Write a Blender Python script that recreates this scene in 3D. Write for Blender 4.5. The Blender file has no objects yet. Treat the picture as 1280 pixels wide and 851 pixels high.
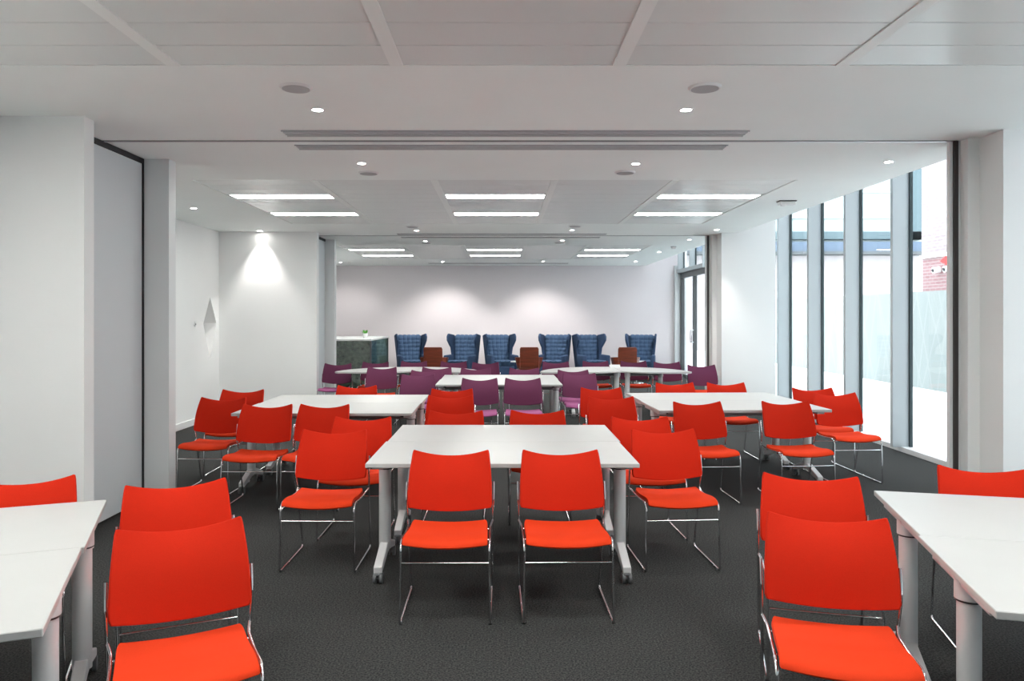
import bpy, bmesh, math, random
from mathutils import Vector, Matrix, Euler
random.seed(4)
R = math.radians
scene = bpy.context.scene
COL = scene.collection

# ------------------------------------------------------------------ materials
def mat(name, color, rough=0.5, metal=0.0, spec=0.5, noise=None, bump=None, coat=0.0, sheen=0.0):
    m = bpy.data.materials.new(name); m.use_nodes = True
    nt = m.node_tree; b = nt.nodes['Principled BSDF']
    b.inputs['Base Color'].default_value = (*color, 1)
    b.inputs['Roughness'].default_value = rough
    b.inputs['Metallic'].default_value = metal
    b.inputs['Specular IOR Level'].default_value = spec
    b.inputs['Coat Weight'].default_value = coat
    b.inputs['Sheen Weight'].default_value = sheen
    if noise or bump:
        tc = nt.nodes.new('ShaderNodeTexCoord')
    if noise:                                   # (scale, colour2, detail)
        n = nt.nodes.new('ShaderNodeTexNoise'); n.inputs['Scale'].default_value = noise[0]
        n.inputs['Detail'].default_value = noise[2]
        r = nt.nodes.new('ShaderNodeValToRGB')
        r.color_ramp.elements[0].position = .38; r.color_ramp.elements[1].position = .62
        r.color_ramp.elements[0].color = (*color, 1); r.color_ramp.elements[1].color = (*noise[1], 1)
        nt.links.new(tc.outputs['Object'], n.inputs['Vector'])
        nt.links.new(n.outputs['Fac'], r.inputs['Fac'])
        nt.links.new(r.outputs['Color'], b.inputs['Base Color'])
    if bump:                                    # (scale, strength, distance)
        n2 = nt.nodes.new('ShaderNodeTexNoise'); n2.inputs['Scale'].default_value = bump[0]
        bp = nt.nodes.new('ShaderNodeBump'); bp.inputs['Strength'].default_value = bump[1]
        bp.inputs['Distance'].default_value = bump[2]
        nt.links.new(tc.outputs['Object'], n2.inputs['Vector'])
        nt.links.new(n2.outputs['Fac'], bp.inputs['Height'])
        nt.links.new(bp.outputs['Normal'], b.inputs['Normal'])
    return m

def emit(name, color, strength):
    m = bpy.data.materials.new(name); m.use_nodes = True
    nt = m.node_tree; nt.nodes.remove(nt.nodes['Principled BSDF'])
    e = nt.nodes.new('ShaderNodeEmission')
    e.inputs['Color'].default_value = (*color, 1); e.inputs['Strength'].default_value = strength
    nt.links.new(e.outputs[0], nt.nodes['Material Output'].inputs['Surface'])
    return m

def glass_mat(name, tint, refl=0.06, rough=0.0):
    m = bpy.data.materials.new(name); m.use_nodes = True
    nt = m.node_tree; nt.nodes.remove(nt.nodes['Principled BSDF'])
    t = nt.nodes.new('ShaderNodeBsdfTransparent'); t.inputs[0].default_value = (*tint, 1)
    g = nt.nodes.new('ShaderNodeBsdfGlossy'); g.inputs['Roughness'].default_value = rough
    lw = nt.nodes.new('ShaderNodeLayerWeight'); lw.inputs['Blend'].default_value = .5
    pw = nt.nodes.new('ShaderNodeMath'); pw.operation = 'POWER'; pw.inputs[1].default_value = 5
    fr = nt.nodes.new('ShaderNodeMath'); fr.operation = 'MULTIPLY_ADD'; fr.use_clamp = True
    fr.inputs[1].default_value = .6; fr.inputs[2].default_value = refl * .5
    nt.links.new(lw.outputs['Facing'], pw.inputs[0]); nt.links.new(pw.outputs[0], fr.inputs[0])
    mx = nt.nodes.new('ShaderNodeMixShader')
    nt.links.new(fr.outputs[0], mx.inputs[0]); nt.links.new(t.outputs[0], mx.inputs[1])
    nt.links.new(g.outputs[0], mx.inputs[2]); nt.links.new(mx.outputs[0], nt.nodes['Material Output'].inputs['Surface'])
    return m

def brick_mat(name, c1, c2, mortar, scale=1.0):
    m = mat(name, c1, 0.9)
    nt = m.node_tree; b = nt.nodes['Principled BSDF']
    tc = nt.nodes.new('ShaderNodeTexCoord'); mp = nt.nodes.new('ShaderNodeMapping')
    mp.inputs['Rotation'].default_value = (R(90), 0, R(90))
    sx = nt.nodes.new('ShaderNodeSeparateXYZ'); cb = nt.nodes.new('ShaderNodeCombineXYZ')
    ad = nt.nodes.new('ShaderNodeMath'); ad.operation = 'ADD'
    br = nt.nodes.new('ShaderNodeTexBrick')
    br.inputs['Color1'].default_value = (*c1, 1); br.inputs['Color2'].default_value = (*c2, 1)
    br.inputs['Mortar'].default_value = (*mortar, 1); br.inputs['Scale'].default_value = scale
    br.inputs['Brick Width'].default_value = .45; br.inputs['Row Height'].default_value = .15
    br.inputs['Mortar Size'].default_value = .02
    nt.links.new(tc.outputs['Object'], sx.inputs[0])
    nt.links.new(sx.outputs['X'], ad.inputs[0]); nt.links.new(sx.outputs['Y'], ad.inputs[1])
    nt.links.new(ad.outputs[0], cb.inputs['X']); nt.links.new(sx.outputs['Z'], cb.inputs['Y'])
    nt.links.new(cb.outputs[0], br.inputs['Vector'])
    nt.links.new(br.outputs['Color'], b.inputs['Base Color'])
    return m

M = dict(
    wall=mat('wall_paint', (.85, .855, .85), .6, noise=(1.5, (.86, .865, .86), 2), bump=(180, .06, .002)),
    wall_far=mat('far_wall_pinkish', (.89, .825, .845), .6, noise=(1.2, (.90, .835, .855), 2)),  # slightly pinker base colour than the other walls
    partition=mat('partition_laminate', (.66, .69, .71), .55),
    jamb=mat('partition_jamb', (.72, .735, .74), .5),
    ceil=mat('ceiling_paint', (.89, .92, .905), .8, noise=(2, (.90, .93, .915), 2)),
    plank=mat('ceiling_metal', (.74, .765, .75), .3, spec=.5),
    rib=mat('ceiling_rib', (.86, .88, .86), .5),
    track=mat('partition_track', (.62, .62, .63), .35, metal=.4),
    dark=mat('dark_gap', (.02, .02, .022), .6),
    bronze=mat('dark_post', (.035, .028, .027), .45),
    carpet=mat('carpet', (.016, .0175, .018), .95, noise=(110, (.068, .068, .066), 4), bump=(420, .5, .006), spec=.15),
    red=mat('red_fabric', (.51, .018, .005), .85, noise=(420, (.55, .021, .006), 2), bump=(900, .25, .001), spec=.12, sheen=0),
    orange=mat('orange_fabric', (.64, .040, .009), .85, noise=(420, (.68, .044, .010), 2), spec=.12, sheen=0),
    purple=mat('purple_fabric', (.110, .028, .065), .85, noise=(420, (.127, .035, .077), 2), spec=.12, sheen=0),
    mauve=mat('mauve_fabric', (.30, .085, .20), .85, noise=(420, (.33, .10, .22), 2), spec=.12, sheen=0),
    chrome=mat('chrome', (.74, .74, .75), .12, metal=1.0),
    white_top=mat('white_laminate', (.475, .475, .468), .36, spec=.4, noise=(3, (.485, .485, .478), 2)),
    column=mat('silver_paint', (.62, .625, .63), .4, metal=.15),
    beam=mat('steel_beam', (.28, .29, .30), .45, metal=.5),
    black=mat('black_plastic', (.02, .02, .022), .4),
    wheel=mat('castor_grey', (.12, .125, .13), .4),
    blue=mat('blue_fabric', (.030, .062, .135), .85, noise=(60, (.036, .073, .15), 3), sheen=0),
    blue_pad=mat('blue_tufted_fabric', (.046, .092, .18), .85, noise=(60, (.056, .108, .20), 3), sheen=0),
    frame_grey=mat('window_fin_paint', (.46, .50, .52), .45),
    sill=mat('window_sill_paint', (.70, .71, .72), .45),
    door_dark=mat('door_frame_paint', (.07, .075, .08), .4),
    gasket=mat('window_gasket', (.03, .05, .055), .5),
    white=mat('white_plastic', (.78, .78, .78), .4),
    grey=mat('grey_grille', (.42, .42, .43), .6),
    blade=mat('diffuser_blade', (.50, .50, .51), .5),
    green=mat('leaf_green', (.12, .42, .06), .6),
    glass=glass_mat('window_glass', (.93, .97, .97)),
    glass_green=glass_mat('green_glass', (.50, .64, .56), .25),
    pave=mat('pale_paving', (.84, .84, .83), .8, noise=(.8, (.87, .87, .86), 3)),
    lamp=emit('lamp_diffuser', (.985, 1.0, .955), 18.0),
    spot=emit('downlight_lens', (1.0, .97, .92), 45.0),
    red_plastic=mat('red_plastic', (.75, .03, .03), .4),
)
# wood of the brown tub chairs: fine horizontal grain
def wood():
    m = mat('brown_veneer', (.17, .032, .014), .4)
    nt = m.node_tree; b = nt.nodes['Principled BSDF']
    tc = nt.nodes.new('ShaderNodeTexCoord'); mp = nt.nodes.new('ShaderNodeMapping')
    mp.inputs['Scale'].default_value = (1.2, 1.2, 14)
    n = nt.nodes.new('ShaderNodeTexNoise'); n.inputs['Scale'].default_value = 2.2; n.inputs['Detail'].default_value = 4
    r = nt.nodes.new('ShaderNodeValToRGB')
    r.color_ramp.elements[0].position = .35; r.color_ramp.elements[0].color = (.12, .028, .012, 1)
    r.color_ramp.elements[1].position = .65; r.color_ramp.elements[1].color = (.24, .045, .02, 1)
    nt.links.new(tc.outputs['Object'], mp.inputs[0]); nt.links.new(mp.outputs[0], n.inputs['Vector'])
    nt.links.new(n.outputs['Fac'], r.inputs['Fac']); nt.links.new(r.outputs['Color'], b.inputs['Base Color'])
    return m
M['wood'] = wood()
M['brick'] = brick_mat('brick', (.27, .215, .225), (.24, .185, .195), (.33, .30, .30), 1.6)
M['brick_red'] = brick_mat('red_brick', (.27, .145, .15), (.24, .12, .125), (.31, .25, .25), 1.6)
def screen_mat():
    m = mat('patterned_screen', (.25, .285, .28), .6)
    nt = m.node_tree; b = nt.nodes['Principled BSDF']
    tc = nt.nodes.new('ShaderNodeTexCoord')
    sx = nt.nodes.new('ShaderNodeSeparateXYZ'); nt.links.new(tc.outputs['Object'], sx.inputs[0])
    lines = []
    for a, s in ((.42, 1.1), (-.42, 1.1), (.22, .8), (-.3, .9)):
        mu = nt.nodes.new('ShaderNodeMath'); mu.operation = 'MULTIPLY_ADD'; mu.inputs[1].default_value = a
        nt.links.new(sx.outputs['Z'], mu.inputs[0]); nt.links.new(sx.outputs['Y'], mu.inputs[2])
        pp = nt.nodes.new('ShaderNodeMath'); pp.operation = 'PINGPONG'; pp.inputs[1].default_value = s * .5
        nt.links.new(mu.outputs[0], pp.inputs[0])
        lt = nt.nodes.new('ShaderNodeMath'); lt.operation = 'LESS_THAN'; lt.inputs[1].default_value = .022
        nt.links.new(pp.outputs[0], lt.inputs[0]); lines.append(lt)
    cur = lines[0]
    for l in lines[1:]:
        mxn = nt.nodes.new('ShaderNodeMath'); mxn.operation = 'MAXIMUM'
        nt.links.new(cur.outputs[0], mxn.inputs[0]); nt.links.new(l.outputs[0], mxn.inputs[1]); cur = mxn
    mix = nt.nodes.new('ShaderNodeMix'); mix.data_type = 'RGBA'
    mix.inputs[6].default_value = (.235, .25, .243, 1); mix.inputs[7].default_value = (.27, .28, .275, 1)
    nt.links.new(cur.outputs[0], mix.inputs[0]); nt.links.new(mix.outputs[2], b.inputs['Base Color'])
    return m
M['screen'] = screen_mat()
M['vitrine'] = mat('painted_reflection_glass', (.035, .055, .042), .04, spec=1.0, coat=1.0,
                   noise=(14, (.085, .115, .085), 6))  # green mottling painted in place of reflections on the dark glass

# ------------------------------------------------------------------ mesh helpers
def NB(): return bmesh.new()

def box(bm, x0, x1, y0, y1, z0, z1, mtx=None):
    vs = [Vector((x, y, z)) for z in (z0, z1) for y in (y0, y1) for x in (x0, x1)]
    if mtx: vs = [mtx @ v for v in vs]
    v = [bm.verts.new(c) for c in vs]
    for f in ((0, 2, 3, 1), (4, 5, 7, 6), (0, 1, 5, 4), (2, 6, 7, 3), (0, 4, 6, 2), (1, 3, 7, 5)):
        bm.faces.new([v[i] for i in f])

def rbox(bm, x0, x1, y0, y1, z0, z1, r=.01, seg=2, mtx=None):
    t = bmesh.new(); box(t, x0, x1, y0, y1, z0, z1)
    bmesh.ops.bevel(t, geom=t.edges[:], offset=r, segments=seg, profile=.5, affect='EDGES', clamp_overlap=True)
    if mtx: bmesh.ops.transform(t, matrix=mtx, verts=t.verts)
    me = bpy.data.meshes.new('tmp'); t.to_mesh(me); t.free(); bm.from_mesh(me); bpy.data.meshes.remove(me)

def fillet(pts, r, n=5):
    pts = [Vector(p) for p in pts]; out = [pts[0]]
    for i in range(1, len(pts) - 1):
        a, b, c = pts[i-1], pts[i], pts[i+1]
        d1 = (a - b); d2 = (c - b); rr = min(r, d1.length * .45, d2.length * .45)
        p1 = b + d1.normalized() * rr; p2 = b + d2.normalized() * rr
        for k in range(n + 1):
            t = k / n
            out.append(p1 * (1-t)**2 + b * 2 * t * (1-t) + p2 * t * t)
    out.append(pts[-1]); return out

def tube(bm, pts, r, seg=8):
    pts = [Vector(p) for p in pts]; rings = []
    n = len(pts); up = None
    for i, p in enumerate(pts):
        t = (pts[min(i+1, n-1)] - pts[max(i-1, 0)]).normalized()
        if up is None:
            up = Vector((1, 0, 0)) if abs(t.x) < .8 else Vector((0, 0, 1))
        u = (up - t * up.dot(t)).normalized(); w = t.cross(u); up = u
        rings.append([bm.verts.new(p + (u * math.cos(2*math.pi*k/seg) + w * math.sin(2*math.pi*k/seg)) * r) for k in range(seg)])
    for a, b in zip(rings, rings[1:]):
        for k in range(seg):
            bm.faces.new((a[k], a[(k+1) % seg], b[(k+1) % seg], b[k]))
    bm.faces.new(rings[0][::-1]); bm.faces.new(rings[-1])

def cyl(bm, c, r0, r1, z0, z1, seg=24):
    tubes = []
    for z, r in ((z0, r0), (z1, r1)):
        tubes.append([bm.verts.new((c[0] + r*math.cos(2*math.pi*k/seg), c[1] + r*math.sin(2*math.pi*k/seg), z)) for k in range(seg)])
    a, b = tubes
    for k in range(seg): bm.faces.new((a[k], a[(k+1) % seg], b[(k+1) % seg], b[k]))
    bm.faces.new(a[::-1]); bm.faces.new(b)

def shell(bm, fn, nu, nv, th, corner=0.0):
    """closed thick sheet; fn(u,v) -> point, u in -1..1, v in 0..1"""
    P = [[Vector(fn(-1 + 2*i/nu, j/nv)) for i in range(nu+1)] for j in range(nv+1)]
    N = [[None]*(nu+1) for _ in range(nv+1)]
    for j in range(nv+1):
        for i in range(nu+1):
            du = P[j][min(i+1, nu)] - P[j][max(i-1, 0)]; dv = P[min(j+1, nv)][i] - P[max(j-1, 0)][i]
            N[j][i] = du.cross(dv).normalized()
    A = [[bm.verts.new(P[j][i] + N[j][i]*th/2) for i in range(nu+1)] for j in range(nv+1)]
    B = [[bm.verts.new(P[j][i] - N[j][i]*th/2) for i in range(nu+1)] for j in range(nv+1)]
    for j in range(nv):
        for i in range(nu):
            bm.faces.new((A[j][i], A[j][i+1], A[j+1][i+1], A[j+1][i]))
            bm.faces.new((B[j][i], B[j+1][i], B[j+1][i+1], B[j][i+1]))
    def rim(a, b, flip):
        for k in range(len(a)-1):
            f = (a[k], b[k], b[k+1], a[k+1])
            bm.faces.new(f if not flip else f[::-1])
    rim(A[0], B[0], False); rim(A[nv], B[nv], True)
    rim([r[0] for r in A], [r[0] for r in B], True); rim([r[nu] for r in A], [r[nu] for r in B], False)

def prism(bm, pts2, z0, z1):
    a = [bm.verts.new((x, y, z0)) for x, y in pts2]; b = [bm.verts.new((x, y, z1)) for x, y in pts2]
    n = len(pts2)
    for k in range(n): bm.faces.new((a[k], a[(k+1) % n], b[(k+1) % n], b[k]))
    bm.faces.new(a[::-1]); bm.faces.new(b)

def prism_x(bm, pts, x0, x1, mtx=None):
    """profile in YZ extruded along X"""
    a = [Vector((x0, y, z)) for y, z in pts]; b = [Vector((x1, y, z)) for y, z in pts]
    if mtx: a = [mtx @ p for p in a]; b = [mtx @ p for p in b]
    a = [bm.verts.new(p) for p in a]; b = [bm.verts.new(p) for p in b]
    n = len(pts)
    for k in range(n): bm.faces.new((a[k], a[(k+1) % n], b[(k+1) % n], b[k]))
    bm.faces.new(a[::-1]); bm.faces.new(b)

def obj(name, bm, m, parent=None, smooth=None, bevel=0, loc=None):
    bmesh.ops.recalc_face_normals(bm, faces=bm.faces)
    me = bpy.data.meshes.new(name); bm.to_mesh(me); bm.free()
    for mm in (m if isinstance(m, (list, tuple)) else [m]): me.materials.append(mm)
    if smooth is not None:
        for p in me.polygons: p.use_smooth = True
        me.set_sharp_from_angle(angle=R(smooth))
    o = bpy.data.objects.new(name, me); COL.objects.link(o)
    if parent: o.parent = parent
    if loc: o.location = loc
    if bevel:
        bv = o.modifiers.new('bevel', 'BEVEL'); bv.width = bevel; bv.segments = 2; bv.limit_method = 'ANGLE'; bv.angle_limit = R(40)
    return o

def tag(o, label, cat, group=None, kind=None):
    if label: o['label'] = label
    if cat: o['category'] = cat
    if group: o['group'] = group
    if kind: o['kind'] = kind
    return o

def empty(name, loc=(0, 0, 0), rz=0):
    o = bpy.data.objects.new(name, None); COL.objects.link(o)
    o.empty_display_size = .1
    o.location = loc; o.rotation_euler = (0, 0, rz); return o

def dup(root):
    c = root.copy(); COL.objects.link(c)
    for ch in list(root.children):
        d = ch.copy(); COL.objects.link(d); d.parent = c
        for g in list(ch.children):
            e = g.copy(); COL.objects.link(e); e.parent = d
    return c

def struct(name, bm, m, label, parent=None, **k):
    o = obj(name, bm, m, parent, **k)
    if parent is None: tag(o, label, 'room', kind='structure')
    return o

# ------------------------------------------------------------------ room dimensions
CZ = 2.95          # ceiling
HZ = 4.2           # taller strip along the glazing
XE = 3.81          # edge of the suspended ceiling on the window side
XW = 4.80          # glazing plane
XL = -4.54         # left wall
YF = 20.6          # far wall
YB = -4.0          # wall behind the camera

b = NB(); box(b, XL-.3, XW+.15, YB-.3, YF+.3, -.12, 0)
tag(struct('floor', b, M['carpet'], 'dark charcoal carpet floor of the whole hall'), None, 'floor')

# --- ceiling: painted slab with the two fields of metal planks let in
b = NB()
box(b, XL-.2, XE, YB, YF+.2, CZ+.03, CZ+.25)
def pane(bm, x0, x1, y0, y1, z0=CZ, z1=CZ+.04): box(bm, x0, x1, y0, y1, z0, z1)
FIELDS = [(-5.37+.03+.0, None)]
F1 = (-2.97-1.2+.03, 3.03, 0.54, 4.14)        # front field (x0,x1,y0,y1), 12 planks of 0.3 m
F1 = (-4.17, 4.23, .54, 4.14)
F1 = (-4.17, 3.62, .54, 4.14)
F2 = (-3.08, 2.92, 7.62, 11.22)
F3 = (-3.16, 2.84, 14.6, 18.2)
ys = [YB, F1[2], F1[3], F2[2], F2[3], F3[2], F3[3], YF+.05]
pane(b, XL-.2, XE, ys[0], ys[1]); pane(b, XL-.2, XE, ys[2], ys[3]); pane(b, XL-.2, XE, ys[4], ys[5]); pane(b, XL-.2, XE, ys[6], ys[7])
for f in (F1, F2, F3):
    pane(b, XL-.2, f[0], f[2], f[3]); pane(b, f[1], XE, f[2], f[3])
ceil = struct('ceiling', b, M['ceil'], 'white suspended ceiling with fields of metal planks')
ceil['category'] = 'ceiling'
b = NB(); box(b, XE-.02, XE+.02, YB, YF, CZ+.002, HZ); box(b, XE, XW+.1, YB, YF+.2, HZ, HZ+.1)
obj('bulkhead', b, M['ceil'], ceil)

RIBS = {0: [-2.97, -1.77, -.57, .63, 1.83, 3.03], 1: [-3.08+1.2*i for i in range(6)], 2: [-3.16+1.2*i for i in range(6)]}
LIGHT_BAYS = {0: (1, 3), 1: (0, 2, 4), 2: (0, 2, 4)}
for fi, f in enumerate((F1, F2, F3)):
    b = NB(); rb = NB()
    xs = sorted([x for x in RIBS[fi]] + [f[0], f[1]])
    xs = [x for i, x in enumerate(xs) if i == 0 or x - xs[i-1] > .05]
    for i in range(len(xs)-1):
        for k in range(12):
            y0 = f[2] + .3*k; y1 = y0 + .3
            lit = (k in (3, 8)) and any(abs(xs[i]-RIBS[fi][q]) < .01 for q in ((0, 2, 4) if fi else (1, 3)))
            if fi == 0: lit = (k in (3, 8)) and any(abs(xs[i]-RIBS[0][q]) < .01 for q in (0, 2, 4))
            if lit: continue
            box(b, xs[i]+.004, xs[i+1]-.004, y0+.005, y1-.005, CZ-.001+.004, CZ+.02)
    for x in xs:
        if x in (f[0], f[1]) : w = .012
        else: w = .035
        box(rb, x-w, x+w, f[2], f[3], CZ-.004, CZ+.015)
    for k in range(13):
        box(rb, f[0], f[1], f[2]+.3*k-.0045, f[2]+.3*k+.0045, CZ+.008, CZ+.014)
    obj('metal_planks', b, M['plank'], ceil); obj('rib_strips', rb, M['rib'], ceil)

# --- walls
b = NB()
box(b, -4.85, -2.824, 5.184, 5.31, 0, CZ)                 # wall block left of the first partition
box(b, -4.85, -3.2, 5.31, 6.6, 0, CZ)
struct('wall_front_left', b, M['wall'], 'white wall block left of the first parked partition')['category'] = 'wall'
b = NB(); box(b, -4.85, -3.4, YB, 5.184, 0, CZ)
struct('wall_left_near', b, M['wall'], 'white side wall of the nearest room')['category'] = 'wall'
def partition(name, x, y0, y1, label):
    t = empty(name); tag(t, label, 'partition', kind='structure')
    p = NB(); box(p, x-.11, x, y0, y1, .015, CZ-.042); obj('panel', p, M['partition'], t, bevel=.004)
    p = NB(); box(p, x-.02, x+.012, y0, y1, CZ-.040, CZ-.0)
    obj('top_seal', p, M['dark'], t)
partition('wall_partition', -3.09, 5.31, 6.585, 'grey folding partition parked against the left wall, nearest')
b = NB(); box(b, -4.7, -2.867, 6.6, 6.74, 0, CZ)
struct('wall_stub_left', b, M['jamb'], 'grey wall stub behind the first parked partition')['category'] = 'wall'
b = NB(); box(b, -3.094, -3.078, 6.586, 6.60, 0, CZ)
struct('trim_1', b, M['dark'], 'dark joint between partition and wall stub')['category'] = 'trim'

# left wall with the kite shaped niche
def wall_left():
    bm = NB()
    x = XL
    kite = [(11.93, 1.896), (11.66, 1.487), (11.93, .917), (12.19, 1.49)]
    o = [bm.verts.new((x, y, z)) for y, z in ((6.74, 0), (12.4, 0), (12.4, CZ), (6.74, CZ))]
    k = [bm.verts.new((x, y, z)) for y, z in kite]
    kb = [bm.verts.new((x-.27, y, z)) for y, z in kite]
    es = [bm.edges.new((o[i], o[(i+1) % 4])) for i in range(4)] + [bm.edges.new((k[i], k[(i+1) % 4])) for i in range(4)]
    bmesh.ops.triangle_fill(bm, edges=es, use_beauty=True, use_dissolve=False)
    for i in range(4): bm.faces.new((k[i], k[(i+1) % 4], kb[(i+1) % 4], kb[i]))
    bm.faces.new(kb)
    # outer body
    q = [bm.verts.new((x-.3, y, z)) for y, z in ((6.74, 0), (12.4, 0), (12.4, CZ), (6.74, CZ))]
    for i in range(4): bm.faces.new((o[i], o[(i+1) % 4], q[(i+1) % 4], q[i]))
    bm.faces.new(q)
    return bm
struct('wall_left', wall_left(), M['wall'], 'white left wall with a kite shaped niche')['category'] = 'wall'
b = NB(); box(b, XL-.3, XL, 12.52, YF+.2, 0, CZ)
struct('wall_left_far', b, M['wall'], 'white left wall of the far room')['category'] = 'wall'
b = NB(); box(b, XL-.1, -2.973, 12.3, 12.44, 0, CZ); box(b, XL-.1, -3.30, 12.44, 13.50, 0, CZ)
struct('wall_alcove', b, M['wall'], 'white wall closing the middle room alcove, lit by a downlight')['category'] = 'wall'
partition('wall_partition_far', -3.12, 12.44, 13.5, 'grey folding partition parked in the far pocket')
b = NB(); box(b, XL-.1, -2.96, 13.55, 13.69, 0, CZ)
struct('wall_stub_far', b, M['jamb'], 'grey wall stub behind the far parked partition')['category'] = 'wall'
b = NB(); box(b, XL-.3, XW+.15, YF, YF+.2, 0, HZ)
struct('wall_far', b, M['wall_far'], 'pale lilac white far wall behind the armchairs')['category'] = 'wall'
b = NB(); box(b, XL-.3, XW+.15, YB-.2, YB, 0, HZ)
struct('wall_back', b, M['wall'], 'white wall behind the viewer')['category'] = 'wall'
# baseboard
b = NB(); box(b, XL, XL+.018, 6.74, 12.3, 0, .09); box(b, XL, -2.98, 12.282, 12.3, 0, .09)
struct('baseboard_left', b, M['white'], 'white skirting board along the left wall')['category'] = 'baseboard'
b = NB(); box(b, -3.4+.0, -3.385, YB, 5.184, 0, .09); box(b, -3.385, -2.83, 5.168, 5.184, 0, .09)
struct('baseboard_near', b, M['white'], 'white skirting board in the nearest room')['category'] = 'baseboard'

# right hand piers between the glazed bays
b = NB()
box(b, 3.62, XW+.1, 5.55, 6.15, 0, HZ); box(b, 3.53, 3.62, 5.825, 6.02, 0, CZ)
struct('wall_right_near', b, M['wall'], 'white pier on the right beside the dark post')['category'] = 'wall'
b = NB()
box(b, 3.556, 4.43, 12.46, 12.95, 0, HZ); box(b, 3.485, 3.556, 12.75, 12.9, 0, CZ)
struct('wall_right_middle', b, M['wall'], 'white pier between the tall windows and the far glass door')['category'] = 'wall'
for i, (y, x) in enumerate(((5.93, 3.50), (12.88, 3.452))):
    b = NB(); box(b, x-.022, x+.010, y-.02, y+.04, 0, CZ)
    struct('trim_%d' % (2+i), b, M['bronze'], ('dark metal post at the near pier', 'dark metal post at the far pier')[i])['category'] = 'trim'
    b = NB(); box(b, x-.046, x-.022, y+.0, y+.04, 0, CZ-.0); box(b, x+.010, x+.03, y-.01, y+.04, 0, CZ)
    struct('trim_%d' % (4+i), b, M['jamb'], ('grey metal post cover at the near pier', 'grey metal post cover at the far pier')[i])['category'] = 'trim'
# partition tracks in the ceiling
for i, (y, x0, x1) in enumerate(((5.93, -3.08, 3.5), (12.9, -3.1, 3.46))):
    t = empty('trim_%d' % (6+i)); tag(t, ('slim ceiling track of the nearest partition', 'slim ceiling track of the far partition')[i], 'trim', kind='structure')
    p = NB(); box(p, x0, x1, y-.024, y-.005, CZ-.002, CZ+.001); obj('groove', p, M['dark'], t)
    p = NB(); box(p, x0, x1, y-.005, y+.030, CZ-.004, CZ+.001); obj('rail', p, M['track'], t)

# --- glazed bays
def glazed_bay(name, fins, y0, y1, label, sill=True):
    t = empty(name); tag(t, label, 'window', kind='structure')
    for y in fins:
        p = NB(); box(p, XW-.20, XW-.0, y-.03, y+.03, .055, HZ); obj('fin', p, M['frame_grey'], t, bevel=.003)
        p = NB(); box(p, XW-.012, XW+.02, y-.062, y-.03, .055, HZ); obj('gasket', p, M['gasket'], t)
    p = NB(); box(p, XW-.10, XW+.08, y0, y1, 0, .06); obj('sill', p, M['sill'], t, bevel=.004)
    p = NB(); box(p, XW-.008+.02, XW+.008+.02, y0, y1, .06, HZ); obj('pane', p, M['glass'], t)
    return t
glazed_bay('window_1', [7.83, 9.08, 10.33, 11.57, 12.84], 6.15, 12.95, 'tall window wall with deep grey fins on the right')
glazed_bay('window_2', [-3.9, -2.7, -1.5, -.3, .9, 2.1, 3.3, 4.5], YB, 5.55, 'tall window wall of the nearest room')
# far glazing: transom lights above a dark framed glass door
t = glazed_bay('window_3', [14.2, 15.4, 16.6], 12.95, 17.85, 'window wall of the far room beside the glass door')
t = empty('window_4'); tag(t, 'transom window above the far glass door', 'window', kind='structure')
for y in (17.85, 19.1, 20.35):
    p = NB(); box(p, XW-.15, XW, y-.02, y+.02, 2.83, HZ); obj('fin', p, M['frame_grey'], t)
    p = NB(); box(p, XW-.012, XW+.02, y-.045, y-.02, 2.83, HZ); obj('gasket', p, M['gasket'], t)
p = NB(); box(p, XW+.012, XW+.028, 17.85, YF, 2.83, HZ); obj('pane', p, M['glass'], t)
p = NB(); box(p, XW-.15, XW+.05, 17.85, YF, 2.74, 2.83); obj('transom', p, M['frame_grey'], t)
t = empty('door_1'); tag(t, 'glass door with dark frame at the far right corner', 'door', kind='structure')
p = NB()
box(p, XW-.06, XW+.03, 17.85, 20.5, 2.60, 2.74)
for y in (17.88, 19.1, 20.42): box(p, XW-.06, XW+.03, y-.05, y+.05, 0, 2.60)
box(p, XW-.06, XW+.03, 17.85, 20.5, 0, .08)
obj('door_frame', p, M['door_dark'], t, bevel=.003)
p = NB(); box(p, XW-.01, XW+.005, 17.9, 20.4, .08, 2.6); obj('pane', p, M['glass'], t)
for y in (19.03, 19.17):
    p = NB(); tube(p, fillet([(XW-.06, y, .95), (XW-.11, y, .95), (XW-.11, y, 1.25), (XW-.06, y, 1.25)], .02), .01); obj('door_handle', p, M['chrome'], t, smooth=40)
b = NB(); box(b, 4.60, XW+.1, 20.46, YF, 0, CZ)
struct('trim_8', b, M['jamb'], 'grey reveal beside the far glass door')['category'] = 'trim'

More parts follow.
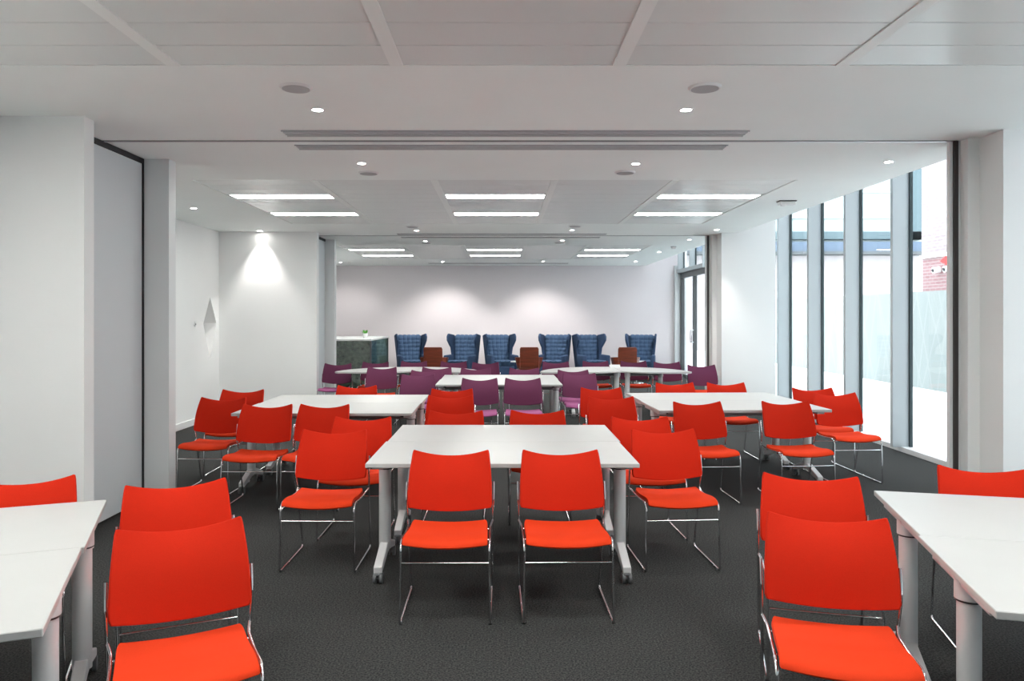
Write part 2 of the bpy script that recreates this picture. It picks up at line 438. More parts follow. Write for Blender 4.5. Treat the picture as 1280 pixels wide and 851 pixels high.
# ------------------------------------------------------------------ ceiling lights
def ceiling_light(x0, x1, y0, y1, label, power=26):
    t = empty('ceiling_light', ((x0+x1)/2, (y0+y1)/2, CZ)); tag(t, label, 'ceiling light', 'recessed strip lights in the metal ceiling')
    w = (x1-x0)/2; h = (y1-y0)/2
    p = NB(); box(p, -w, w, -h, -h+.012, -.003, .03); box(p, -w, w, h-.012, h, -.003, .03)
    box(p, -w, -w+.012, -h, h, -.003, .03); box(p, w-.012, w, -h, h, -.003, .03); obj('frame', p, M['rib'], t)
    p = NB(); box(p, -w+.012, w-.012, -h+.012, h-.012, .004, .02); obj('diffuser', p, M['lamp'], t)
names2 = {0: 'leftmost', 1: 'middle', 2: 'rightmost'}
for fi, f in enumerate((F1, F2, F3)):
    where = ('nearest ceiling field above the viewer', 'middle room ceiling field', 'far room ceiling field')[fi]
    for q, bay in enumerate((0, 2, 4)):
        for k in (3, 8):
            x0 = RIBS[fi][bay]+.035; x1 = RIBS[fi][bay]+1.165
            ceiling_light(x0, x1, f[2]+.3*k+.005, f[2]+.3*k+.295,
                          '%s strip light in the %s row of the %s' % (names2[q], 'nearer' if k == 3 else 'farther', where))

def downlight(x, y, label, power=14, size=75, r=.034, tilt=0):
    t = empty('downlight', (x, y, CZ)); tag(t, label, 'downlight', 'small recessed downlights')
    p = NB()
    seg = 24; prev = None
    prof = [(r*1.45, .0), (r*1.45, -.004), (r*1.05, -.005), (r, .012)]
    rings = [[p.verts.new((a*math.cos(2*math.pi*k/seg), a*math.sin(2*math.pi*k/seg), z)) for k in range(seg)] for a, z in prof]
    for A, B in zip(rings, rings[1:]):
        for k in range(seg): p.faces.new((A[k], A[(k+1) % seg], B[(k+1) % seg], B[k]))
    obj('trim_ring', p, M['white'], t, smooth=50)
    p = NB(); cyl(p, (0, 0), r, r, -.002, .006); obj('lens', p, M['spot'], t)
    l = bpy.data.lights.new('downlight_lamp', 'SPOT'); l.energy = power; l.spot_size = R(size); l.spot_blend = .7
    l.shadow_soft_size = .03; l.color = (1, .96, .92)
    lo = bpy.data.objects.new('downlight_lamp', l); COL.objects.link(lo); lo.location = (x, y, CZ-.02); lo.rotation_euler = (R(tilt), 0, 0)
    return t
DL = [(-1.208, 5.02, 'left downlight of the pair nearest the viewer'), (1.2, 5.02, 'right downlight of the pair nearest the viewer'),
      (-1.244, 6.785, 'left downlight just beyond the second slot diffuser'), (1.18, 6.80, 'right downlight just beyond the second slot diffuser'),
      (3.378, 6.715, 'downlight above the tall windows beside the dark post'),
      (-3.86, 9.6, 'downlight near the left wall before the alcove'),
      (-3.84, 12.16, 'downlight washing the white alcove wall'),
      (3.35, 12.0, 'downlight in front of the white pier on the right'),
      (-1.35, 12.1, 'left downlight before the third slot diffuser'), (1.09, 12.05, 'right downlight before the third slot diffuser'),
      (-1.387, 13.8, 'left downlight behind the fourth slot diffuser'), (1.066, 13.7, 'right downlight behind the fourth slot diffuser'),
      (3.30, 13.56, 'first downlight along the far window side'), (3.295, 16.14, 'second downlight along the far window side'),
      (3.28, 18.9, 'last downlight along the far window side'),
      (-4.07, 19.3, 'downlight in the far left corner above the glass cabinet'),
      (-1.48, 19.05, 'left downlight washing the far wall'), (1.007, 18.95, 'right downlight washing the far wall')]
for i, (x, y, lb) in enumerate(DL):
    wash = i == 6
    downlight(x, y, lb, power=(50 if wash else (18 if i == 15 else 72 if i > 15 else 32)), size=(74 if wash else 95 if i >= 15 else 80), tilt=(27 if i >= 15 else 0))

SP = [(-1.218, 4.53, 'left round ceiling speaker nearest the viewer'), (1.194, 4.53, 'right round ceiling speaker nearest the viewer'),
      (-1.26, 7.23, 'left round ceiling speaker before the middle strip lights'), (1.15, 7.2, 'right round ceiling speaker before the middle strip lights'),
      (-1.356, 11.57, 'left round ceiling speaker behind the middle strip lights'), (1.09, 11.5, 'right round ceiling speaker behind the middle strip lights'),
      (-1.40, 14.15, 'left round ceiling speaker of the far room'), (1.05, 14.1, 'right round ceiling speaker of the far room')]
for x, y, lb in SP:
    t = empty('ceiling_speaker', (x, y, CZ)); tag(t, lb, 'ceiling speaker', 'round flush ceiling speakers')
    p = NB(); cyl(p, (0, 0), .088, .098, -.012, 0, 32); obj('rim', p, M['white'], t, smooth=40)
    p = NB(); cyl(p, (0, 0), .080, .080, -.014, -.011, 32); obj('grille', p, M['grey'], t, smooth=40)

def slot(x0, x1, y0, y1, label):
    t = empty('slot_diffuser', ((x0+x1)/2, (y0+y1)/2, CZ)); tag(t, label, 'air diffuser', 'long slot air diffusers in the ceiling')
    w = (x1-x0)/2; h = (y1-y0)/2
    p = NB(); box(p, -w, w, -h, h, -.004, -.001); obj('backing', p, M['dark'], t)
    p = NB()
    box(p, -w-.01, w+.01, -h-.008, -h, -.008, 0); box(p, -w-.01, w+.01, h, h+.008, -.008, 0)
    obj('frame', p, M['grey'], t)
    n = 3
    for k in range(n):
        c = -h + (k+.5)*2*h/n
        p = NB(); box(p, -w, w, c-h/n*.60, c+h/n*.60, -.012, -.003); obj('blade', p, M['blade'], t)
slot(-1.60, 1.79, 5.59, 5.75, 'slot diffuser nearest the viewer, before the partition track')
slot(-1.63, 1.77, 6.06, 6.20, 'slot diffuser just behind the nearest partition track')
slot(-1.72, 1.70, 12.58, 12.68, 'slot diffuser just before the far partition track')
slot(-1.72, 1.66, 13.10, 13.20, 'slot diffuser just behind the far partition track')
slot(-1.88, 1.67, 19.55, 19.65, 'slot diffuser close to the far wall')

t = empty('emergency_light', (3.33, 9.0, CZ)); tag(t, 'flat square emergency light on the ceiling near the tall windows', 'emergency light')
p = NB(); rbox(p, -.10, .10, -.06, .06, -.012, 0, .003); obj('mounting_plate', p, M['black'], t)
p = NB(); rbox(p, -.09, .09, -.05, .05, -.05, -.012, .006); obj('housing', p, M['white'], t)
p = NB(); cyl(p, (-.05, -.01), .022, .03, -.066, -.05); obj('lens', p, M['white'], t, smooth=40)
t = empty('smoke_detector', (3.32, 14.9, CZ)); tag(t, 'small white smoke detector on the far room ceiling by the windows', 'smoke detector')
p = NB(); cyl(p, (0, 0), .035, .05, -.045, 0); obj('body', p, M['white'], t, smooth=40)
p = NB(); cyl(p, (0, 0), .055, .055, -.012, -.001); obj('base_ring', p, M['grey'], t, smooth=40)
t = empty('light_switch', (XL, 11.33, 1.48), 0); tag(t, 'small round white switch on the left wall before the kite niche', 'switch')
p = NB(); tube(p, [(0, 0, 0), (.012, 0, 0)], .035, 20); obj('plate', p, M['white'], t, smooth=40)
p = NB(); tube(p, [(.010, 0, 0), (.02, 0, 0)], .012, 16); obj('button', p, M['grey'], t, smooth=40)

# ------------------------------------------------------------------ stacking chair
def lerp(a, b, t): return a + (b-a)*t
def prof(v, keys):
    for (v0, a), (v1, c) in zip(keys, keys[1:]):
        if v <= v1:
            t = (v-v0)/(v1-v0); t = t*t*(3-2*t); return lerp(a, c, t)
    return keys[-1][1]
SEATY = [(-0.262, .417), (-.254, .431), (-.228, .441), (-.16, .442), (-.07, .432), (.02, .426), (.09, .429), (.135, .437)]
def catmull(pts, t):
    n = len(pts)-1; s = min(t*n, n-1e-6); i = int(s); f = s-i
    P = [Vector((*pts[max(0, min(n, k))], 0)) for k in (i-1, i, i+1, i+2)]
    return .5*((2*P[1]) + (-P[0]+P[2])*f + (2*P[0]-5*P[1]+4*P[2]-P[3])*f*f + (-P[0]+3*P[1]-3*P[2]+P[3])*f**3)
def seat_fn(u, v):
    q = catmull(SEATY, v)
    e = 1 - .045*max(0, (v-.86)/.14)**2 - .03*max(0, (.12-v)/.12)**2
    x = u*lerp(.222, .212, v)*e
    return (x, q[0] + .012*(1-u*u)*(-1 if v < .5 else 1)*abs(2*v-1), q[1] - .016*(1-u*u))
def back_fn(u, v):
    w = lerp(.238, .218, v) + .006*math.sin(math.pi*v)
    e = 1 - .03*max(0, (.06-v)/.06)**2 - .012*max(0, (v-.95)/.05)**2
    x = u*w*e
    y = .090 + .125*v - .018*math.sin(math.pi*v) + .046*(1-u*u)
    z = .524 + .304*v - .044*(1-u*u)*v**3 - .032*(1-u*u)*(1-v)**3
    return (x, y, z)
def make_chair(name, mback, mseat):
    t = empty(name)
    p = NB(); shell(p, seat_fn, 16, 28, .020); obj('seat', p, mseat, t, smooth=60, bevel=.005)
    p = NB(); shell(p, back_fn, 18, 16, .016); obj('backrest', p, mback, t, smooth=60, bevel=.004)
    for s in (-1, 1):
        p = NB()
        pts = [(.2475*s, .165, .655), (.2465*s, .135, .55), (.243*s, .172, .42), (.234*s, .262, .012), (.234*s, -.262, .008),
               (.229*s, -.250, .405), (.231*s, -.205, .432), (.2290*s, -.05, .420), (.2290*s, .10, .420), (.2425*s, .168, .435)]
        tube(p, fillet(pts, .03), .0064, 8)
        obj('sled_frame', p, M['chrome'], t, smooth=60)
        p = NB(); tube(p, [(.234*s, -.243, .004), (.234*s, -.205, .004)], .0085, 8); obj('glide', p, M['black'], t, smooth=60)
    p = NB(); tube(p, [(-.230, -.252, .322), (.230, -.252, .322)], .0048, 8); obj('stretcher', p, M['chrome'], t, smooth=60)
    p = NB(); tube(p, [(-.229, .06, .412), (.229, .06, .412)], .0055, 8); tube(p, [(-.229, -.15, .414), (.229, -.15, .414)], .0055, 8)
    obj('seat_support', p, M['chrome'], t, smooth=60)
    return t
PROTO = {'red': make_chair('stacking_chair', M['red'], M['orange']),
         'purple': make_chair('stacking_chair', M['purple'], M['mauve']),
         'mix': make_chair('stacking_chair', M['purple'], M['orange'])}
used = set()
def chair(kind, x, y, deg, label, group):
    """x, y: middle of the backrest's top edge"""
    a = R(deg)
    if kind not in used: o = PROTO[kind]; used.add(kind)
    else: o = dup(PROTO[kind])
    o.location = (x + .215*math.sin(a), y - .215*math.cos(a), 0); o.rotation_euler = (0, 0, a)
    tag(o, label, 'chair', group)
    return o
GR = 'red stacking chairs around the white tables'; GP = 'purple stacking chairs around the far tables'
REDS = [
 (-.297, 4.44, 0, 'left of the two red chairs standing in front of the centre table'),
 (.335, 4.45, 1, 'right of the two red chairs standing in front of the centre table'),
 (-1.145, 5.25, -1, 'red chair with chrome sled legs left of the centre table, nearer one'),
 (-1.075, 5.92, -1, 'red chair left of the centre table, partly behind another red chair'),
 (1.10, 5.27, 3.5, 'red chair right of the centre table, nearer one with whole seat showing'),
 (1.057, 5.92, 3, 'red chair right of the centre table, mostly hidden behind its neighbour'),
 (-.379, 6.30, 0, 'red chair behind the far edge of the centre table, left one'),
 (.288, 6.33, 0, 'red chair behind the far edge of the centre table, right one'),
 (-2.66, 7.33, -2, 'leftmost red chair in front, at the left end of the left table'),
 (-2.74, 8.12, 0, 'red chair at the left end of the left table, farther from the viewer'),
 (-2.067, 6.765, -1, 'shaded red chair on the near side of the left table, left of two'),
 (-1.563, 6.76, -3, 'shaded red chair on the near side of the left table, right of two'),
 (-1.626, 8.60, 0, 'red chair beyond the left table with only its back top showing'),
 (1.765, 6.97, 3, 'red chair before the right table, left of two'),
 (2.58, 7.01, 3, 'red chair before the right table, right of two'),
 (3.363, 7.78, 3, 'red chair by the tall windows, nearer one with whole seat showing'),
 (3.355, 8.32, 2, 'red chair by the tall windows, farther one'),
 (2.01, 8.97, 1, 'red chair beyond the right table, left of two'),
 (2.606, 8.97, 1, 'red chair beyond the right table, right of two'),
 (1.07, 8.35, 2, 'red chair left of the right table, the farther of a staggered pair'),
 (1.046, 7.40, 2, 'red chair left of the right table, the nearer of a staggered pair'),
 (-.538, 8.22, 0, 'farthest of the three red backs lined up behind the centre table'),
 (-.508, 7.52, 0, 'middle of the three red backs lined up behind the centre table'),
 (-1.205, 2.875, 25.5, 'large red chair in the left foreground, nearest the viewer'),
 (-1.525, 3.595, 24.5, 'red chair right behind the large left foreground chair'),
 (-2.287, 3.668, 22, 'red chair at the left picture edge behind the left foreground table'),
 (1.262, 2.99, -14, 'large red chair in the right foreground, nearest the viewer'),
 (1.503, 3.753, -14.5, 'red chair right behind the large right foreground chair'),
 (2.478, 3.95, -13, 'red chair at the right picture edge behind the right foreground table')]
for x, y, a, lb in REDS: chair('red', x, y, a, lb, GR)
PURP = [
 ('purple', -.284, 9.62, 0, 'purple chair on the near side of the far square table, left of two'),
 ('purple', .256, 9.62, 0, 'purple chair on the near side of the far square table, right of two'),
 ('purple', -1.124, 10.28, 0, 'purple chair left of the far square table, nearer one'),
 ('purple', -1.09, 11.05, 0, 'purple chair left of the far square table, farther one'),
 ('mix', -.996, 11.68, 0, 'purple chair in front of the left curved table, right one'),
 ('mix', -.40, 11.52, 0, 'purple chair behind the far square table, left one with orange seat'),
 ('mix', .327, 11.52, 0, 'purple chair behind the far square table, right one with orange seat'),
 ('purple', 1.046, 10.46, 0, 'purple chair right of the far square table, nearer one'),
 ('purple', 1.02, 11.1, 0, 'purple chair right of the far square table, farther one'),
 ('mix', -1.834, 11.72, 0, 'purple chair with orange seat in front of the left curved table'),
 ('mix', -2.153, 13.05, 0, 'purple chair behind the left curved table before the glass cabinet'),
 ('mix', -1.523, 13.25, 0, 'purple chair behind the left curved table before the leftmost armchair'),
 ('mix', -.836, 13.2, 0, 'purple chair behind the left curved table below the second armchair'),
 ('mix', -.285, 12.95, 0, 'purple chair at the right end of the left curved table'),
 ('purple', -2.70, 12.62, 0, 'dark purple chair at the left tip of the left curved table'),
 ('mix', .91, 13.12, 0, 'purple chair behind the right curved table, leftmost of four'),
 ('mix', 1.61, 13.3, 0, 'purple chair behind the right curved table, second from left'),
 ('mix', 2.267, 13.3, 0, 'purple chair behind the right curved table, third from left'),
 ('mix', 2.79, 13.05, 0, 'purple chair behind the right curved table, rightmost of four'),
 ('mix', 3.17, 12.25, 0, 'purple chair at the right tip of the right curved table by the pier')]
for k, x, y, a, lb in PURP: chair(k, x, y, a, lb, GP)

# ------------------------------------------------------------------ tables
def foot_bm():
    p = NB()
    # inverted shallow V: hub at the column, prongs down to the castors (along Y)
    P = [(-.285, .060), (-.285, .098), (-.245, .112), (-.045, .175), (.045, .175), (.245, .112), (.285, .098), (.285, .060),
         (.235, .070), (.05, .112), (-.05, .112), (-.235, .070)]
    prism_x(p, P, -.026, .026)
    return p
def castor(parent, y):
    p = NB()
    for s in (-1, 1):
        tube(p, [(s*.010, y, .032), (s*.028, y, .032)], .032, 20)
    c = obj('castor', p, M['wheel'], parent, smooth=40)
    p2 = NB(); tube(p2, [(-.012, y, .032), (.012, y, .032)], .014, 12); tube(p2, [(0, y, .05), (0, y, .085)], .011, 10)
    rbox(p2, -.022, .022, y-.025, y+.025, .045, .066, .008)
    me = bpy.data.meshes.new('tmp2'); p2.to_mesh(me); p2.free()
    bmm = bmesh.new(); bmm.from_mesh(c.data); bmm.from_mesh(me); bmm.to_mesh(c.data); bmm.free()
    return c
def underframe(t, cols, ht=.715):
    for x in cols:
        p = NB(); cyl(p, (x, 0), .038, .038, .13, ht-.045, 28); c = obj('column', p, M['column'], t, smooth=40)
        p = NB(); cyl(p, (x, 0), .0455, .0455, ht-.075, ht-.006, 28); obj('collar', p, M['column'], c, smooth=40)
        p = NB(); cyl(p, (x, 0), .0440, .0440, ht-.082, ht-.075, 28); obj('collar_ring', p, M['black'], c, smooth=40)
        f = obj('foot', foot_bm(), M['column'], t, bevel=.006); f.location = (x, 0, 0)
        for y in (-.272, .272): castor(f, y)
        p = NB(); rbox(p, x-.035, x+.035, -.29, .29, ht-.03, ht-.004, .004)
        obj('bracket', p, M['column'], t)
    p = NB(); box(p, min(cols)+.03, max(cols)-.03, -.022, .022, ht-.075, ht-.03); obj('crossbeam', p, M['beam'], t, bevel=.003)
    for x in cols:
        for y in (-.2, .2):
            p = NB(); rbox(p, x-.05*(1 if x > 0 else -1)-.02, x-.05*(1 if x > 0 else -1)+.02, y-.03, y+.03, ht-.03, ht-.006, .004)
            obj('tilt_catch', p, M['black'], t)
def make_table():
    t = empty('meeting_table')
    p = NB(); rbox(p, -.8, .8, -.3996, .3996, .715, .74, .0025, 1); obj('tabletop', p, M['white_top'], t)
    underframe(t, (-.745, .745))
    return t
TP = make_table(); tused = [0]
def table(cx, cy, deg, names, w=1.6):
    a = R(deg); n = (-math.sin(a), math.cos(a))
    for k, s in enumerate((-.4, .4)):
        o = TP if not tused[0] else dup(TP); tused[0] = 1
        jog = .006 if k else -.004
        o.location = (cx + n[0]*s + math.cos(a)*jog, cy + n[1]*s + math.sin(a)*jog, 0); o.rotation_euler = (0, 0, a)
        tag(o, names[k], 'table', 'white castor tables pushed together in pairs')
table(.004, 5.275, 0, ('white table in the centre, the nearer half with two red chairs before it', 'white table in the centre, the farther half of the pair'))
table(-1.605, 7.60, .6, ('white table on the left in the middle room, nearer half', 'white table on the left in the middle room, farther half'))
table(2.205, 7.83, 2.2, ('white table on the right near the tall windows, nearer half', 'white table on the right near the tall windows, farther half'))
table(-.045, 10.45, .5, ('white table of the far square pair among purple chairs, nearer half', 'white table of the far square pair among purple chairs, farther half'))
table(-2.304, 2.56, 22, ('white table cut by the left picture edge, half nearest the viewer', 'white table cut by the left picture edge, farther half'))
table(2.412, 2.823, -13.9, ('white table cut by the right picture edge, half nearest the viewer', 'white table cut by the right picture edge, farther half'))

def curved_table(pts, label, cols):
    cx = sum(p[0] for p in pts)/len(pts); cy = sum(p[1] for p in pts)/len(pts)
    t = empty('curved_table', (cx, cy, 0)); tag(t, label, 'table', 'curved white tables in the far room')
    p = NB(); prism(p, [(x-cx, y-cy) for x, y in pts], .715, .74); obj('tabletop', p, M['white_top'], t, bevel=.003)
    for x, y in cols:
        x -= cx; y -= cy
        p = NB(); cyl(p, (x, y), .038, .038, .13, .70, 24); c = obj('column', p, M['column'], t, smooth=40)
        p = NB(); cyl(p, (x, y), .0455, .0455, .64, .714, 24); obj('collar', p, M['column'], c, smooth=40)
        f = obj('foot', foot_bm(), M['column'], t, bevel=.006, loc=(x, y, 0))
        for yy in (-.272, .272): castor(f, yy)
    if len(cols) > 1:
        (xa, ya), (xb, yb) = cols[0], cols[-1]
        p = NB(); tube(p, [(xa-cx, ya-cy, .68), (xb-cx, yb-cy, .68)], .025, 4); obj('crossbeam', p, M['beam'], t)
def arc(x0, x1, yf, yb, mid, left, n=14):
    """half of a domed top: straight front, curved back, split at x=mid"""
    pts = []; a = (x1-x0)/2; c = (x0+x1)/2
    xs = [lerp(x0, mid, (k/n)**1.6) for k in range(n+1)] if left else [lerp(x1, mid, (k/n)**1.6) for k in range(n+1)]
    for x in xs:
        q = abs((x-c)/a); pts.append((x, yf + .10 + (yb-yf-.10)*max(0, 1-q**2.4)**.62))
    pts.append((mid, yf + .22))
    tip = x0 if left else x1
    pts.append((lerp(mid, tip, .3), yf + .03)); pts.append((lerp(mid, tip, .65), yf - .02)); pts.append((lerp(mid, tip, .95), yf + .02))
    return pts
curved_table(arc(-2.60, -.33, 11.82, 13.0, -1.35, True), 'curved white table on the far left, half with the left tip', [(-2.05, 12.35), (-1.55, 12.45)])
curved_table(arc(-2.60, -.33, 11.82, 13.0, -1.342, False), 'curved white table on the far left, half with the right tip', [(-1.2, 12.45), (-.75, 12.35)])
curved_table(arc(.586, 2.93, 11.78, 13.05, 1.86, True), 'curved white table on the far right, half with the left tip', [(1.12, 12.35), (1.80, 12.1)])
curved_table(arc(.586, 2.93, 11.78, 13.05, 1.868, False), 'curved white table on the far right, half with the right tip', [(1.97, 12.1), (2.52, 12.25)])
# white card on the right curved table
t = empty('table_card', (1.88, 12.86, .74), R(8)); tag(t, 'small white folded card on the right curved table', 'card')
p = NB(); prism_x(p, [(-.04, 0), (-.038, 0), (0, .045), (.038, 0), (.04, 0), (0, .048)], -.09, .09); obj('card', p, M['white'], t)

# ------------------------------------------------------------------ wing armchairs
def make_wing():
    t = empty('wing_armchair')
    # side shells: tall profile (y forward = -), flaring outward to the top
    prof_s = [(.36, .16), (-.33, .16), (-.36, .20), (-.36, .56), (-.33, .585), (.02, .585), (.13, .64), (.12, .80), (.02, .90), (-.06, .99),
              (-.05, 1.09), (.02, 1.15), (.06, 1.16), (.40, 1.12), (.43, 1.09)]
    for s in (-1, 1):
        p = NB(); prism_x(p, prof_s, s*.225, s*.275)
        for v in p.verts:
            k = min(1, max(0, (v.co.z-.62)/.3))
            v.co.x += s*(.088*v.co.z + .06*k*max(0, .30-v.co.y))
        obj('side_wing', p, M['blue'], t, bevel=.018, smooth=50)
    # tufted back: displaced grid
    def bf(u, v):
        w = .190 + .075*(.4 + .8*v)
        z = .40 + .69*v; y = .235 + .16*v
        cu = abs(math.sin(math.pi*(u+1)*2.5)); cv = abs(math.sin(math.pi*v*7))
        puff = .042*(cu**.5)*(cv**.5)
        return (u*w, y - puff, z)
    p = NB(); shell(p, bf, 40, 56, .09); obj('tufted_back', p, M['blue_pad'], t, smooth=70)
    p = NB()
    def bo(u, v): return (u*(.24+.09*v), .30+.14*v, .18+.92*v)
    shell(p, bo, 4, 8, .06); obj('back_shell', p, M['blue'], t, bevel=.015, smooth=50)
    def sf(u, v):
        cu = abs(math.sin(math.pi*(u+1)*2)); cv = abs(math.sin(math.pi*v*4))
        return (u*.25, -.34+.50*v, .43 + .02*(cu**.4)*(cv**.4) - .02*v)
    p = NB(); shell(p, sf, 24, 24, .13); obj('seat_cushion', p, M['blue_pad'], t, smooth=70)
    p = NB(); rbox(p, -.265, .265, -.33, .30, .15, .36, .02); obj('seat_base', p, M['blue'], t)
    for sx in (-1, 1):
        p = NB(); rbox(p, sx*.31-.05, sx*.31+.05, -.36, .10, .30, .635, .035, 3); obj('armrest', p, M['blue'], t, smooth=60)
    for sx in (-1, 1):
        for yy in (-.27, .27):
            p = NB(); cyl(p, (sx*.22, yy), .014, .022, 0, .16, 14); obj('leg', p, M['black'], t, smooth=50)
    return t
W0 = make_wing()
WING = [(512, 17, 'leftmost blue wing armchair, beside the glass cabinet'), (579.5, -16, 'second blue wing armchair from the left'),
        (624, 16, 'third blue wing armchair from the left, beside the middle brown chair'), (694.5, -16, 'fourth blue wing armchair from the left'),
        (737, 16, 'fifth blue wing armchair from the left'), (803, -14, 'rightmost blue wing armchair, partly behind a brown chair')]
for i, (px, a, lb) in enumerate(WING):
    o = W0 if i == 0 else dup(W0)
    o.location = ((px-628)/960*19.2 + .17*math.sin(R(a)), 19.2, 0); o.rotation_euler = (0, 0, R(a)); tag(o, lb, 'armchair', 'blue wing armchairs against the far wall')

# brown veneer tub chairs seen from behind
def make_tub():
    t = empty('wooden_tub_chair')
    def bf(u, v):
        rr = 1 - .10*max(0, (v-.9)/.1)**2
        return (u*.215*rr, -.17-.05*v+.02*(u*u), .42+.47*v)
    p = NB(); shell(p, bf, 12, 12, .03); obj('backrest', p, M['wood'], t, smooth=60, bevel=.006)
    for s in (-1, 1):
        def af(u, v, s=s):
            return (s*(.205+.11*math.sin(math.pi*.5*min(1, v*2.2))*(.45+.55*(u+1)/2)), -.19+.46*v, .41+.25*(u+1)/2 - .03*v)
        p = NB(); shell(p, af, 6, 12, .022); obj('armrest', p, M['wood'], t, smooth=60)
    p = NB(); rbox(p, -.235, .235, -.17, .30, .36, .43, .025, 3); obj('seat', p, M['wood'], t, smooth=60)
    for sx in (-1, 1):
        for yy in (-.15, .25):
            p = NB(); tube(p, [(sx*.17, yy*.9, .37), (sx*.22, yy*1.15, 0.0)], .014, 10); obj('leg', p, M['chrome'], t, smooth=50)
    return t
T0 = make_tub()
for i, (px, lb) in enumerate(((541.5, 'brown wooden tub chair between the two leftmost blue armchairs'),
                              (661.5, 'brown wooden tub chair between the third and fourth blue armchairs'),
                              (784, 'brown wooden tub chair in front of the rightmost blue armchair'))):
    o = T0 if i == 0 else dup(T0)
    o.location = ((px-628)/960*17.6, 17.75, 0); o.rotation_euler = (0, 0, 0); tag(o, lb, 'chair', 'brown wooden tub chairs between the armchairs')
# small white side tables
ST0 = None
for i, (px, Y, lb) in enumerate(((797, 18.35, 'small round white side table by the rightmost armchair'), (648, 18.35, 'small round white side table by the third armchair'))):
    if ST0 is None:
        ST0 = empty('side_table')
        p = NB(); cyl(p, (0, 0), .19, .19, .50, .525, 32); obj('table_top', p, M['white'], ST0, smooth=40)
        p = NB(); cyl(p, (0, 0), .02, .02, .01, .50, 16); obj('stem', p, M['chrome'], ST0, smooth=40)
        p = NB(); cyl(p, (0, 0), .15, .14, 0, .012, 32); obj('base', p, M['chrome'], ST0, smooth=40)
        o = ST0
    else: o = dup(ST0)
    o.location = ((px-628)/960*Y, Y, 0); tag(o, lb, 'side table', 'small white side tables between the armchairs')

# ------------------------------------------------------------------ glass cabinet in the far left corner
t = empty('glass_cabinet', (-3.6, 17.3, 0)); tag(t, 'low dark green glass cabinet with white top in the far left corner', 'cabinet')
x0, x1, y0, y1 = -.90, .86, -1.2, 1.2
def trap(z0, z1, g=0):      # right side slants back
    return [(x0+g, y0+g), (x1-g-.01, y0+g), (x1+.02-g, y1-g), (x0+g, y1-g)]
p = NB(); prism(p, trap(0, 0), 1.08, 1.12); obj('top', p, M['white'], t, bevel=.004)
p = NB(); box(p, x0, x1-.03, y0, y0+.012, .06, 1.08); obj('front_glass', p, M['vitrine'], t)
p = NB(); box(p, x1-.03, x1-.015, y0, y1, .06, 1.08); obj('side_glass', p, M['glass_green'], t)
p = NB(); prism_x(p, [(y0+.05, .06), (y1-.1, .06), (y1-.1, 1.07)], x1-.30, x1-.27); obj('inner_panel', p, M['white'], t)
p = NB(); box(p, x1-.04, x1-.005, y0-.004, y0+.03, .0, 1.08); box(p, x1-.04, x1-.005, y1-.03, y1, 0, 1.08); obj('edge_post', p, M['door_dark'], t)
p = NB(); box(p, x0, x1-.02, y0+.02, y1, 0, .06); obj('plinth', p, M['white'], t)
p = NB(); box(p, x0, x1-.34, y0+.05, y1, .06, 1.07); obj('carcass', p, M['vitrine'], t)
t = empty('potted_plant', (-3.02, 16.9, 1.12)); tag(t, 'little green plant in a white pot on the glass cabinet', 'plant')
p = NB(); cyl(p, (0, 0), .045, .058, 0, .10, 20); obj('pot', p, M['white'], t, smooth=40)
p = NB()
for k in range(26):
    a = random.uniform(0, 6.28); r = random.uniform(.005, .035); h = random.uniform(.05, .10)
    bx, by = r*math.cos(a), r*math.sin(a); ex, ey = bx*2.0, by*2.0
    v = [p.verts.new(c) for c in ((bx-.006, by, .09), (bx+.006, by, .09), (ex+.008, ey, .09+h*.7), (ex, ey+.002, .09+h), (ex-.008, ey, .09+h*.7))]
    p.faces.new(v)
obj('leaves', p, M['green'], t)

# ------------------------------------------------------------------ outside
b = NB(); box(b, XW+.15, 70, -40, 80, -.10, -.02)
o = obj('pavement', b, M['pave']); tag(o, 'pale paving outside the windows', 'paving', kind='structure')
t = empty('patterned_screen', (9.4, 15, -.02)); tag(t, 'pale green patterned screen fence outside the tall windows', 'fence')
p = NB(); box(p, 0, .06, -22, 19, 0, 2.17); obj('screen_panel', p, M['screen'], t)
for k in range(11):
    p = NB(); box(p, .06, .12, -20+k*3.6, -19.92+k*3.6, 0, 2.17); obj('post', p, M['frame_grey'], t)
t = empty('brick_building', (12.5, 0, -.02)); tag(t, 'tall brick building behind the patterned screen', 'building')
p = NB(); box(p, 0, 6, -20, 22.9, 3.42, 14); obj('upper_wall', p, M['brick'], t)
p = NB(); box(p, .02, 6, -20, 22.88, 0, 3.32); obj('lower_wall', p, M['brick_red'], t)
p = NB(); box(p, -.04, 6, -20, 22.94, 3.32, 3.42); obj('string_course', p, M['white'], t)
for i, (y, z) in enumerate(((21.9, 2.93), (21.35, 2.93))):
    t = empty('security_camera', (12.46, y, z)); tag(t, ('white wall camera on the brick building, left one', 'white wall camera on the brick building, right one')[i], 'camera', 'wall cameras on the brick building')
    p = NB(); tube(p, [(0, 0, 0), (-.18, 0, -.03)], .09, 14); obj('housing', p, M['white'], t, smooth=40)
    p = NB(); tube(p, [(-.18, 0, -.03), (-.20, 0, -.035)], .05, 12); obj('lens', p, M['black'], t, smooth=40)
t = empty('alarm_box', (12.44, 21.55, 3.15)); tag(t, 'red alarm sounder on the brick building above the cameras', 'alarm')
p = NB(); prism_x(p, [(-.16, .13), (.16, 0), (-.16, -.13)], -.08, .02); obj('cover', p, M['red_plastic'], t)
p = NB(); box(p, .02, .04, -.1, .1, -.08, .08); obj('mount', p, M['white'], t)
t = empty('office_building', (16, 36, -.02)); tag(t, 'pale glazed office block with grey blue bands across the yard', 'building')
M['office'] = mat('office_wall', (.40, .36, .365), .7); M['office_glass'] = mat('office_glazing', (.34, .40, .40), .25, spec=.5)
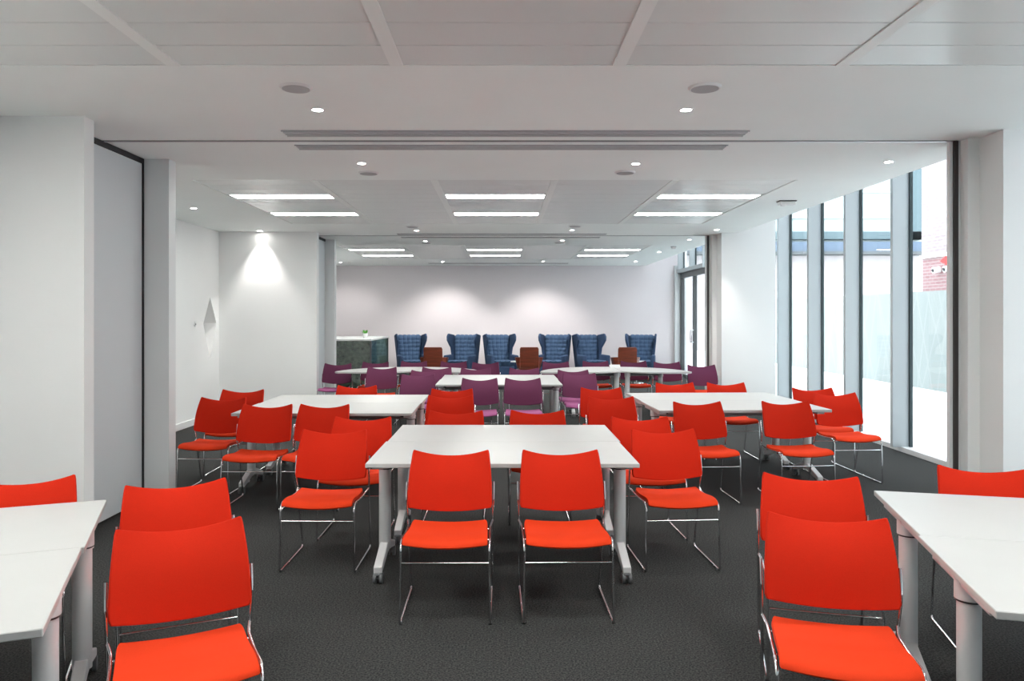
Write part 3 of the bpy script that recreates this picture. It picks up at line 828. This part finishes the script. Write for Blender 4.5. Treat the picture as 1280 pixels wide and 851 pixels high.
M['office_band'] = mat('office_band', (.10, .135, .15), .7, spec=.2); M['office_band2'] = mat('office_band_blue', (.10, .13, .18), .7, spec=.2)
p = NB(); box(p, -16, 25, 0, 8, 0, 4.45); obj('lower_wall', p, M['office'], t)
p = NB(); box(p, -16, 25, .1, 8, 4.45, 14); obj('glazing', p, M['office_glass'], t)
p = NB(); box(p, -16, 3.6, -.3, .1, 5.20, 5.55); obj('upper_band', p, M['office_band'], t)
p = NB(); box(p, -16, 3.6, -.6, .1, 4.60, 5.05); obj('lower_band', p, M['office_band2'], t)
p = NB(); box(p, -16, 3.6, -.7, .1, 4.48, 4.60); obj('band_edge', p, M['door_dark'], t)
for z in (6.2, 7.4, 8.6):
    p = NB(); box(p, -16, 3.6, -.02, .1, z, z+.08); obj('transom', p, M['frame_grey'], t)
p = NB(); box(p, 3.0, 3.6, -.3, .1, 5.2, 14); obj('corner_post', p, M['office_band'], t)
for z in (2.3, 3.3):
    p = NB(); box(p, -16, 25, -.05, .0, z, z+.07); obj('ledge', p, M['frame_grey'], t)

# ------------------------------------------------------------------ world, camera, view
w = bpy.data.worlds.new('overcast_sky'); scene.world = w; w.use_nodes = True
nt = w.node_tree; bg = nt.nodes['Background']
tc = nt.nodes.new('ShaderNodeTexCoord'); sp = nt.nodes.new('ShaderNodeSeparateXYZ'); rp = nt.nodes.new('ShaderNodeValToRGB')
nt.links.new(tc.outputs['Generated'], sp.inputs[0]); nt.links.new(sp.outputs['Z'], rp.inputs['Fac'])
rp.color_ramp.elements[0].color = (.91, .96, 1, 1); rp.color_ramp.elements[1].color = (.86, .93, 1, 1)
nt.links.new(rp.outputs[0], bg.inputs['Color']); bg.inputs['Strength'].default_value = 3.9

cam = bpy.data.cameras.new('camera'); co = bpy.data.objects.new('camera', cam); COL.objects.link(co)
co.location = (0, 0, 1.6); co.rotation_euler = (R(90), 0, 0)
cam.sensor_width = 36; cam.lens = 27; cam.shift_x = 12/1280; cam.shift_y = -30.5/1280; cam.clip_start = .05; cam.clip_end = 300
scene.camera = co
vs = scene.view_settings; vs.view_transform = 'Standard'; vs.look = 'None'; vs.gamma = 1; vs.exposure = 0.97; vs.use_curve_mapping = False
